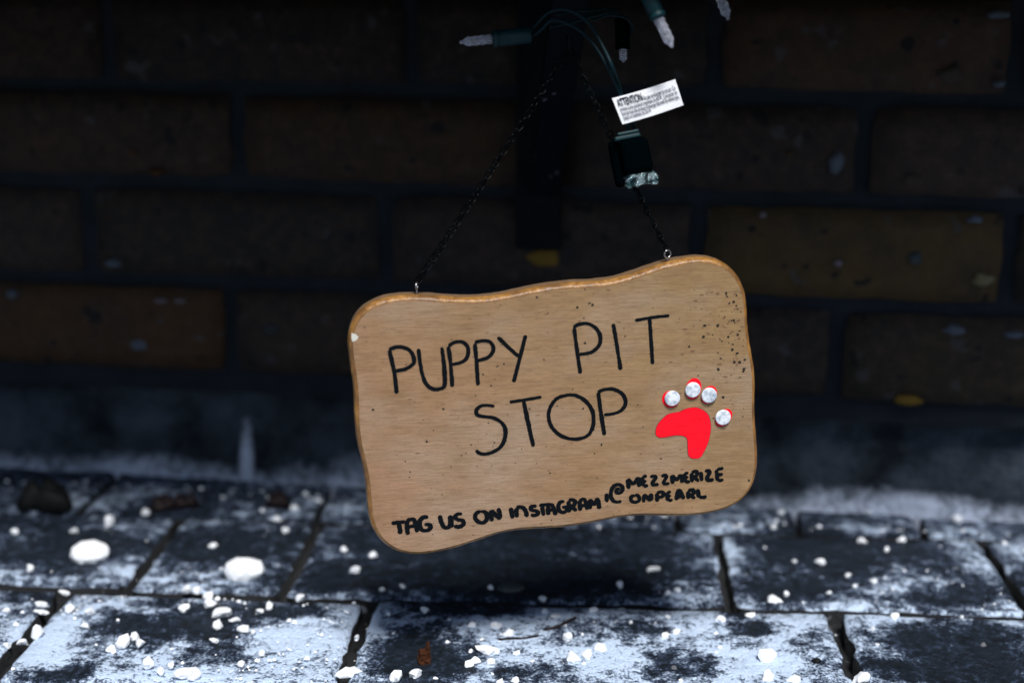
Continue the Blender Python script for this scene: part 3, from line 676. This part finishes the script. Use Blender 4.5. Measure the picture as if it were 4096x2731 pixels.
sm4 = {'G': [[(130, 1245), (95, 1245), (72, 1285), (87, 1328), (120, 1338), (147, 1322), (143, 1292), (107, 1294)]],
 'R': [[(172, 1340), (165, 1235)], [(165, 1233), (200, 1225), (224, 1245), (213, 1273), (177, 1284)], [(182, 1282), (240, 1325)]],
 'A': [[(272, 1325), (266, 1250), (290, 1221), (314, 1232), (335, 1315)], [(270, 1282), (325, 1272)]],
 'M': [[(357, 1310), (355, 1220)], [(357, 1220), (395, 1268), (425, 1208)], [(424, 1208), (445, 1308)]],
 '!': [[(505, 1168), (511, 1248)], [(511, 1279), (513, 1281)]],
 '@': [[(628, 1136), (604, 1130), (592, 1150), (612, 1168), (643, 1150), (650, 1118), (622, 1091), (578, 1100), (549, 1143), (546, 1198), (570, 1238), (610, 1247), (640, 1235)]],
 'M2': [[(706, 1130), (695, 1040)], [(697, 1038), (746, 1082), (790, 1022)], [(789, 1022), (801, 1110)]],
 'E': [[(870, 1015), (827, 1021)], [(827, 1020), (830, 1062), (836, 1106)], [(836, 1105), (880, 1098)], [(830, 1064), (865, 1058)]],
 'Z': [[(895, 1020), (958, 1011)], [(958, 1012), (906, 1094)], [(906, 1094), (975, 1089)]], 'Z2': [[(995, 1012), (1053, 1005)], [(1053, 1006), (1007, 1086)], [(1007, 1086), (1072, 1080)]],
 'M3': [[(1100, 1085), (1090, 1005)], [(1092, 1004), (1131, 1046), (1174, 998)], [(1174, 997), (1186, 1075)]],
 'E2': [[(1242, 985), (1202, 991)], [(1202, 990), (1211, 1070)], [(1211, 1069), (1255, 1062)], [(1206, 1030), (1240, 1024)]],
 'R2': [[(1275, 1070), (1266, 985)], [(1266, 982), (1305, 973), (1319, 995), (1304, 1015), (1276, 1022)], [(1282, 1020), (1335, 1060)]], 'I': [[(1350, 975), (1360, 1060)]],
 'Z3': [[(1385, 970), (1440, 962)], [(1439, 963), (1396, 1054)], [(1396, 1054), (1468, 1046)]], 'E3': [[(1555, 943), (1492, 957)], [(1491, 957), (1495, 1005), (1499, 1056)], [(1499, 1055), (1555, 1048)], [(1494, 1006), (1550, 996)]],
 'O': [[(762, 1186), (731, 1200), (726, 1230), (755, 1249), (793, 1238), (800, 1207), (782, 1187), (758, 1187)]], 'N': [[(842, 1250), (836, 1178)], [(838, 1178), (905, 1235)], [(905, 1235), (904, 1168)]],
 'P': [[(961, 1245), (955, 1166)], [(955, 1164), (1000, 1156), (1018, 1178), (1000, 1199), (962, 1205)]], 'E4': [[(1085, 1155), (1047, 1161)], [(1046, 1160), (1056, 1236)], [(1056, 1235), (1100, 1228)], [(1052, 1196), (1085, 1190)]],
 'A2': [[(1130, 1230), (1145, 1153), (1164, 1147), (1200, 1220)], [(1140, 1201), (1185, 1193)]], 'R3': [[(1241, 1220), (1235, 1150)], [(1235, 1148), (1275, 1137), (1289, 1160), (1275, 1177), (1246, 1184)], [(1252, 1182), (1300, 1215)]], 'L': [[(1320, 1130), (1335, 1206)], [(1334, 1206), (1405, 1200)]]}
for k, v in sm4.items(): tag(strokes('letter', sign, v, c4, .00212, ragged=.28), ('small black hand-drawn letter ' + k[0]) if k[0].isalpha() else ('small black at sign' if k[0] == '@' else 'small black exclamation mark'))
# red paw
RED = m_red()
padpts = [(1250, 405), (1310, 402), (1370, 425), (1415, 465), (1435, 530), (1438, 600), (1425, 680), (1405, 740), (1375, 800), (1345, 846), (1305, 857), (1265, 851), (1240, 825), (1234, 760), (1232, 700), (1222, 670), (1190, 653), (1140, 648), (1080, 655), (1020, 667), (975, 666), (950, 645), (948, 600), (965, 555), (1000, 510), (1050, 467), (1100, 450), (1160, 440), (1200, 420)]
def flat(name, pts, dpt, mat, th=.0002):
    vs = [(p.x, dpt-th, p.y) for p in pts] + [(p.x, dpt, p.y) for p in pts]; n = len(pts)
    fs = [tuple(range(n))] + [(i, n+i, n+(i+1) % n, (i+1) % n) for i in range(n)]
    o = mk(name, vs, fs, mat, sign); bm = bmesh.new(); bm.from_mesh(o.data); bmesh.ops.recalc_face_normals(bm, faces=bm.faces); bm.to_mesh(o.data); bm.free(); return o
PP = [p.xy for p in catmull([Vector((*c4(a), 0)) for a in padpts], 4, True)]
tag(flat('paw_pad', PP, -.00012, RED), 'red painted main pad of the paw print')
strokes('pad_outline', sign, [padpts+[padpts[0]]], c4, .00045, m_simple('outline_ink', (.03, .01, .03), .6))
toes = [((1080, 327), 78, 74, -35), ((1284, 233), 70, 97, -15), ((1424, 288), 66, 86, -32), ((1556, 492), 60, 92, -42)]
gems = [(1091, 314), (1275, 238), (1420, 287), (1545, 484)]
GEM = m_gem()
for (c, a, b, ang), gc in zip(toes, gems):
    pts = []
    for i in range(28):
        t = 2*math.pi*i/28; x, y = a*math.cos(t), b*math.sin(t); q = R(-ang)
        pts.append(c4((c[0]+x*math.cos(q)-y*math.sin(q), c[1]+x*math.sin(q)+y*math.cos(q))))
    tag(flat('toe_pad', pts, -.00012, RED), 'red painted toe of the paw print')
    g0 = c4(gc); r = (c4((gc[0]+69, gc[1]))-c4(gc)).length
    vs, fs = lathe([(.0003, r*.96), (.0009, r), (.0014, r*.995), (.0017, r*.95), (.00178, r*.86), (.0018, r*.4), (.0018, .0001)], 28, Vector((g0.x, 0, g0.y)), Vector((0, -1, 0)))
    tag(mk('gem', vs, fs, GEM, sign, True), 'round white frosted gem glued on a red toe')
# chipped paint flake, splinters and mud specks on the face
flat('chip', [c1(a) for a in ((128, 460), (148, 465), (162, 480), (152, 495), (132, 503), (127, 485))], -.00005, m_simple('bare_pale_wood', (.55, .53, .46), .8, .2), .00008)
vs = []; fs = []; rs = random.Random(21)
spk = []
for (x, y, r) in ((1275, 318, 7), (1290, 325, 8), (232, 830, 8), (1935, 268, 6), (1940, 285, 5), (1945, 480, 6), (1975, 600, 8), (2000, 602, 9), (1895, 555, 5), (1965, 540, 7), (1968, 515, 6), (1990, 470, 6), (2000, 450, 6), (1920, 770, 7), (1800, 665, 5), (2045, 1170, 8), (2055, 1185, 6), (680, 1040, 5), (830, 622, 4), (1300, 1042, 4), (1245, 825, 5), (1085, 1135, 4), (407, 1155, 4), (410, 1130, 4), (640, 1005, 3), (2025, 590, 7), (1905, 490, 5), (1870, 470, 4), (1985, 330, 5), (1990, 345, 5), (1960, 400, 5), (1950, 405, 4)): spk.append((x, y, r*.8))
while len(spk) < 470:
    if len(spk) < 95: x, y, r = rs.gauss(1950, 85), rs.uniform(250, 680), rs.expovariate(1)*2.0+1.0
    else: x, y, r = rs.uniform(130, 2060), rs.uniform(140, 1510), rs.expovariate(1)*1.05+.8
    spk.append((x, y, min(r, 6.5)))
ex = [(p.x, p.y) for p in E]
def inside(p):
    c = False; j = NE-1
    for i in range(NE):
        if (ex[i][1] > p.y) != (ex[j][1] > p.y) and p.x < (ex[j][0]-ex[i][0])*(p.y-ex[i][1])/(ex[j][1]-ex[i][1])+ex[i][0]: c = not c
        j = i
    return c
for k, (x, y, r) in enumerate(spk):
    p = c1((x, y))
    if not inside(p): continue
    rr = r*.000140; b0 = len(vs); n = 7; ph = rs.uniform(0, 6); ax = rs.uniform(.55, 1); a0 = rs.uniform(0, 3.14)
    dpt = -.00006-.00001*(k % 3)
    for i in range(n):
        t = 2*math.pi*i/n; q = rr*(1+rs.uniform(-.3, .3)); u, v = q*math.cos(t), q*ax*math.sin(t)
        vs.append((p.x+u*math.cos(a0)-v*math.sin(a0), dpt, p.y+u*math.sin(a0)+v*math.cos(a0)))
    fs.append(tuple(b0+i for i in range(n)))
fv, ff = [], []
for k in range(150):
    p = c1((rs.gauss(1930, 110), rs.uniform(240, 700)) if k < 60 else (rs.uniform(140, 2050), rs.uniform(140, 1500)))
    if not inside(p): continue
    a_, b_ = rs.uniform(.0003, .0014), rs.uniform(.0001, .0004)*(1.8 if k < 60 else 1); b0 = len(fv)
    for i in range(8):
        t = 2*math.pi*i/8; q = 1+rs.uniform(-.35, .35); fv.append((p.x+a_*q*math.cos(t), -.00003, p.y+b_*q*math.sin(t)))
    ff.append(tuple(b0+i for i in range(8)))
mk('stain_flecks', fv, ff, m_simple('brown_stain', (.20, .115, .062), .8, .1, var=.4), sign)['kind'] = 'stuff'
mk('mud_specks', vs, fs, m_simple('mud', (.035, .028, .022), .9, .1, var=.5), sign)['kind'] = 'stuff'
# eye screws
EYE = m_simple('nickel_wire', (.42, .40, .40), .28, .5, metal=1)
inv = sign.matrix_world.inverted()
def eye_screw(px, py, rpx, ang):
    c2 = sp2d(px, py); c = Vector((c2.x, .005, c2.y)); r = rpx*.70/FPX; pts = []
    ca, sa = math.cos(ang), math.sin(ang)
    for i in range(22):
        t = -math.pi/2+.25+(2*math.pi-.25)*i/21
        pts.append(c+Vector((r*math.cos(t)*ca, r*math.cos(t)*sa, r*math.sin(t))))
    pts += [c+Vector((0, 0, -r*1.25)), c+Vector((0, 0, -r*1.25-.006))]
    vs, fs = tube(pts, .00042, 8); mk('eye_screw', vs, fs, EYE, sign, True)
    return sign.matrix_world @ (c+Vector((0, 0, r*.78)))
bpy.context.view_layer.update()
eyeL = eye_screw(1670, 1152, 13, 1.25); eyeR = eye_screw(2680, 1024, 15, .35)

# ------------------------------------------------------------------ wall bracket that carries the sign (its inferred shelf is unseen above, shaped to shade the wall)
MPO = m_post(.735); MPL = m_post(.80)
br = empty('shelf_bracket', onwall(2150, 700, -.002))
tag(br, 'dark navy metal bracket strut running from the wall up past the sign chain', 'bracket')
def world_child(o, parent):
    o.parent = parent; o.matrix_parent_inverse = parent.matrix_world.inverted(); return o
bpy.context.view_layer.update()
pl_a = onwall(2152, 995, -.004); pl_z1 = tops[1]
cz = (pl_a.z+pl_z1)/2
world_child(boxm('plate_with_shadow', frame(Vector((pl_a.x, pl_a.y, cz)), WX, WN, Vector((0, 0, 1))), .029, .006, pl_z1-pl_a.z, MPL, None, .0008), br)  # dark plate, wide enough to take in the strut's blurred shadow
A = unp(2292, -80, .672); B = onwall(2175, 760, -.006)
ax = (A-B).normalized(); sx_ = Vector((1, 0, 0)); sx_ = (sx_-ax*sx_.dot(ax)).normalized(); sy_ = ax.cross(sx_)
Lb = (A-B).length
world_child(boxm('strut', frame((A+B)/2, sx_, sy_, ax), .0192, .010, Lb, MPO, None, .0012), br)
SHZ = A.z
shelf_c = Vector((.02, 0, 0))
edge_y = .700; dep = .36
world_child(boxm('shelf_board', Matrix.Translation((-.28, .835, SHZ+.020)), 1.36, .34, .03, MPL, None, .002), br)

# ------------------------------------------------------------------ chain
CH = m_simple('blackened_steel', (.0008, .0018, .0024), .26, .045, metal=0, var=.4)
hook = unp(2275, 190, .652)
hk = tube(catmull([hook+Vector((0, .022, .004)), hook+Vector((0, .008, .001)), hook+Vector((0, 0, -.001)), hook+Vector((0, -.003, .002)), hook+Vector((0, -.0025, .005))], 5), .0010, 8)
world_child(mk('hook', hk[0], hk[1], MPO, None, True), br)
lv, lf = [], []
pts = []
for i in range(18):
    t = 2*math.pi*i/18; tw = .55*math.sin(t)*0
    x = .00155*math.cos(t); z = .0026*math.sin(t); a = .42*(z/.0026)
    pts.append(Vector((x*math.cos(a), x*math.sin(a), z)))
lv, lf = tube(pts, .00040, 6, True)
lm = bpy.data.meshes.new('link'); lm.from_pydata([tuple(v) for v in lv], [], lf); lm.materials.append(CH); lm.polygons.foreach_set('use_smooth', [True]*len(lf))
chain = empty('chain', hook); tag(chain, 'thin black twisted-link chain hanging the sign from the bracket hook', 'chain'); bpy.context.view_layer.update()
def run(p, q, tw0, tw1, sag):
    L = (q-p).length; n = round(L/.00345)
    for i in range(n):
        t = (i+.5)/n; c = p.lerp(q, t)-Vector((0, 0, sag*4*t*(1-t)))
        t2 = min(1, t+.01); c2 = p.lerp(q, t2)-Vector((0, 0, sag*4*t2*(1-t2))); z = (c2-c).normalized()
        x = z.cross(FW).normalized(); y = z.cross(x)
        a = tw0+(tw1-tw0)*t + .28*math.sin(i*1.9) + (.55 if i % 2 else -.25)
        X = x*math.cos(a)+y*math.sin(a); Y = z.cross(X)
        o = inst('link', lm); o.matrix_world = frame(c, X, Y, z); world_child(o, chain)
run(eyeL, hook+Vector((-.0004, -.0012, -.001)), .1, 1.1, .0012); run(eyeR, hook+Vector((.0004, -.0018, -.001)), 1.0, .2, .0012)

# ------------------------------------------------------------------ string lights
GP = m_simple('dark_green_plastic', (.001, .024, .028), .5, .25, var=.3); GW = m_simple('green_wire', (.001, .013, .017), .5, .15); BK = m_simple('black_green_plastic', (.0003, .0015, .0020), .7, .0, var=.3)
BU = m_bulb()
sg = empty('string_lights', unp(2300, 90, .655)); tag(sg, 'string of unlit clear mini lights on green wire wound round the bracket', 'string lights'); bpy.context.view_layer.update()
def child(name, vf, mat, parent=None, smooth=True):
    o = mk(name, vf[0], vf[1], mat, None, smooth); p = parent or sg
    bpy.context.view_layer.update()
    return world_child(o, p)
def light(p_in, p_neck, p_tip, r_s, r_b, plastic=GP):
    a = (p_neck-p_in).normalized(); L = (p_neck-p_in).length
    so_ = child('socket', lathe([(0, r_s*.86), (.0006, r_s), (L*.45, r_s*1.0), (L*.80, r_s*.98), (L*.82, r_s*.86), (L*.86, r_s*.86), (L*.88, r_s*1.02), (L*.985, r_s*1.0), (L, r_s*.80)], 20, p_in, a), plastic)
    a2 = (p_tip-p_neck).normalized(); Lb_ = (p_tip-p_neck).length
    pr = [(-.002, r_b*.9)] + [(Lb_*.72*i/7, r_b*(1.0 if i % 2 else .85)) for i in range(8)] + [(Lb_*.80, r_b*.80), (Lb_*.87, r_b*.52), (Lb_*.905, r_b*.30), (Lb_*.93, r_b*.34), (Lb_*.965, r_b*.36), (Lb_*.99, r_b*.24), (Lb_, r_b*.06)]
    child('bulb', lathe(pr, 11, p_neck, a2, .5), BU, so_, False)
    inn = child('filament_stem', lathe([(0, r_b*.25), (Lb_*.45, r_b*.18), (Lb_*.5, r_b*.05)], 8, p_neck, a2), m_simple('stem_glass', (.25, .25, .30), .3), so_)
    return so_
k = .691/FPX
s_left = light(unp(2121, 141, .655), unp(1969, 158, .652), unp(1838, 171, .648), 33*k, 20*k)
s_mid = light(unp(2489, 75, .690), unp(2491, 197, .690), unp(2494, 250, .692), 31*k, 18*k, BK)
s_rt = light(unp(2572, -62, .628), unp(2634, 74, .628), unp(2690, 192, .628), 32*k, 22*k)
s_far = light(unp(2832, -190, .640), unp(2872, -40, .640), unp(2914, 81, .640), 32*k, 22*k)
def wire(pts, r=.00085):
    return child('wire', tube(catmull([unp(x, y, z) for x, y, z in pts], 6), r, 8), GW)
wire([(2118, 130, .656), (2150, 95, .652), (2190, 55, .648), (2240, 38, .645), (2300, 52, .643), (2360, 100, .642), (2410, 185, .640), (2450, 270, .638), (2478, 350, .650), (2495, 430, .655), (2510, 500, .652), (2516, 545, .645)])
wire([(2118, 152, .656), (2165, 120, .652), (2205, 82, .649), (2260, 92, .646), (2330, 132, .645), (2390, 200, .643), (2436, 280, .641), (2474, 370, .651), (2500, 440, .656), (2535, 505, .653), (2540, 545, .645)])
wire([(2230, 60, .660), (2290, 45, .672), (2365, 44, .680), (2420, 36, .684), (2462, 50, .688), (2482, 84, .690)])
wire([(2200, 110, .665), (2290, 90, .672), (2370, 66, .678), (2440, 52, .684), (2486, 64, .687), (2495, 84, .690)])
wire([(2330, 10, .690), (2370, 80, .686), (2430, 62, .684), (2500, 72, .680), (2530, 110, .684), (2515, 140, .694)], .0007)
wire([(2380, -60, .66), (2470, -40, .65), (2540, -70, .64), (2574, -60, .628)]); wire([(2574, -66, .628), (2680, -120, .63), (2790, -200, .64), (2832, -190, .64)])
# plug
pc = unp(2530, 625, .645); tl = R(11)
pX = (RT*math.cos(tl)+UP*math.sin(tl)); pZ = (UP*math.cos(tl)-RT*math.sin(tl)); pY = FW
def pbox(name, cx, cz, cy, sx, sy, sz, mat, bev, parent=None):
    o = boxm(name, frame(pc+pX*cx+pZ*cz+pY*cy, pX, pY, pZ), sx, sy, sz, mat, None, bev); bpy.context.view_layer.update(); return world_child(o, parent or sg)
mm = .675/FPX
plug = pbox('plug', 12*mm, -5*mm, 0, 116*mm, .011, 145*mm, BK, .0026)
pbox('plug_neck', -8*mm, 76*mm, 0, 104*mm, .0085, 16*mm, GP, .0006, plug); pbox('plug_neck', -2*mm, 93*mm, 0, 88*mm, .0075, 13*mm, GP, .0006, plug)
pbox('plug_side', -62*mm, -14*mm, .005, 46*mm, .009, 190*mm, BK, .0022, plug)
bm = bmesh.new(); nx, ny = 16, 8; gr = []
for j in range(ny+1):
    row = []
    for i in range(nx+1):
        u, v = i/nx-.5, j/ny-.5
        h = noise.noise(Vector((u*8, v*5, 8)))*.0022+noise.noise(Vector((u*19, v*9, 3)))*.0016
        e_ = noise.noise(Vector((u*9, 3, 1)))
        q = pc+pX*((10+130*u+14*noise.noise(Vector((v*4, u*3, 6))))*mm)+pZ*((-103-52*v*(1+.7*e_*(v > 0))-26*max(0, u)*max(0, v))*mm)+pY*(-.0068-.0058*v+h)
        row.append(bm.verts.new(q))
    gr.append(row)
for j in range(ny):
    for i in range(nx): bm.faces.new((gr[j][i], gr[j][i+1], gr[j+1][i+1], gr[j+1][i]))
bmesh.ops.solidify(bm, geom=bm.faces[:], thickness=.0004)
fl = from_bm('plastic_wrap', bm, m_film()); bpy.context.view_layer.update(); world_child(fl, plug); tag(fl, 'crinkled shiny clear wrap on the plug end')
# warning tag
TZ = .645
tA, tB, tC, tD = unp(2448, 394, TZ-.003), unp(2701, 317, TZ+.002), unp(2734, 421, TZ-.001), unp(2490, 498, TZ-.006)
tx = (tB-tA).normalized(); tn = tx.cross((tA-tD)).normalized(); ty = tn.cross(tx); TW = ((tB-tA).length+(tC-tD).length)/2; TH = ((tA-tD).length+(tB-tC).length)/2
# tn points towards the viewer
if tn.dot(CAM-tA) < 0: tn = -tn; ty = -ty
bm = bmesh.new(); nx = 14; top, bot = [], []
for i in range(nx+1):
    u = i/nx; c = -.0011*math.sin(u*3.1)
    top.append(bm.verts.new(tA.lerp(tB, u)+tn*c)); bot.append(bm.verts.new(tD.lerp(tC, u)+tn*c))
for i in range(nx): bm.faces.new((bot[i], bot[i+1], top[i+1], top[i]))
bmesh.ops.solidify(bm, geom=bm.faces[:], thickness=.00015)
PAPER = m_simple('white_tag_paper', (.94, .95, .97), .7, .2)
tg = from_bm('warning_tag', bm, PAPER); bpy.context.view_layer.update(); world_child(tg, sg); tag(tg, 'white paper warning tag printed ATTENTION on the wire')
INKT = m_simple('navy_print', (.004, .004, .012), .6, .05); INKL = m_simple('faint_print', (.02, .02, .05), .6, .1)
def text(body, u0, v0, u1, cap, mat, bold=0.0):
    cu = bpy.data.curves.new('printed_text', 'FONT'); cu.body = body; cu.size = 1; cu.offset = bold
    to = bpy.data.objects.new('tmp', cu); C.objects.link(to); bpy.context.view_layer.update()
    me = bpy.data.meshes.new_from_object(to.evaluated_get(bpy.context.evaluated_depsgraph_get())); bpy.data.objects.remove(to); bpy.data.curves.remove(cu)
    xs = [v.co.x for v in me.vertices]; x0, x1 = min(xs), max(xs); sc = (u1-u0)/(x1-x0)
    dn = (tD-tA)
    for v in me.vertices:
        u = (u0+(v.co.x-x0)*sc)/1775; vv = (v0-v.co.y/.70*cap)/754
        c = -.0011*math.sin(u*3.1)
        p = tA.lerp(tB, u).lerp(tD.lerp(tC, u), vv)+tn*(c+.0007); v.co = p
    me.materials.clear(); me.materials.append(mat); me.name = 'printed_text'
    o = inst('printed_text', me); bpy.context.view_layer.update(); world_child(o, tg)
text('ATTENTION', 70, 285, 770, 215, INKT, .022)
text('Ne pas surcharger le circuit. Ce', 790, 290, 1690, 120, INKL, .012)
text('produit a une puissance maximale de 4.8 W. Connecter de', 80, 420, 1700, 115, INKL, .012)
text("bout en bout des produits d'\u00e9clairage d\u00e9coratif de m\u00eame type,", 80, 545, 1715, 115, INKL, .012)
text("jusqu'\u00e0 un maximum de 216 W", 80, 665, 880, 115, INKL, .012)
bpy.context.view_layer.update()
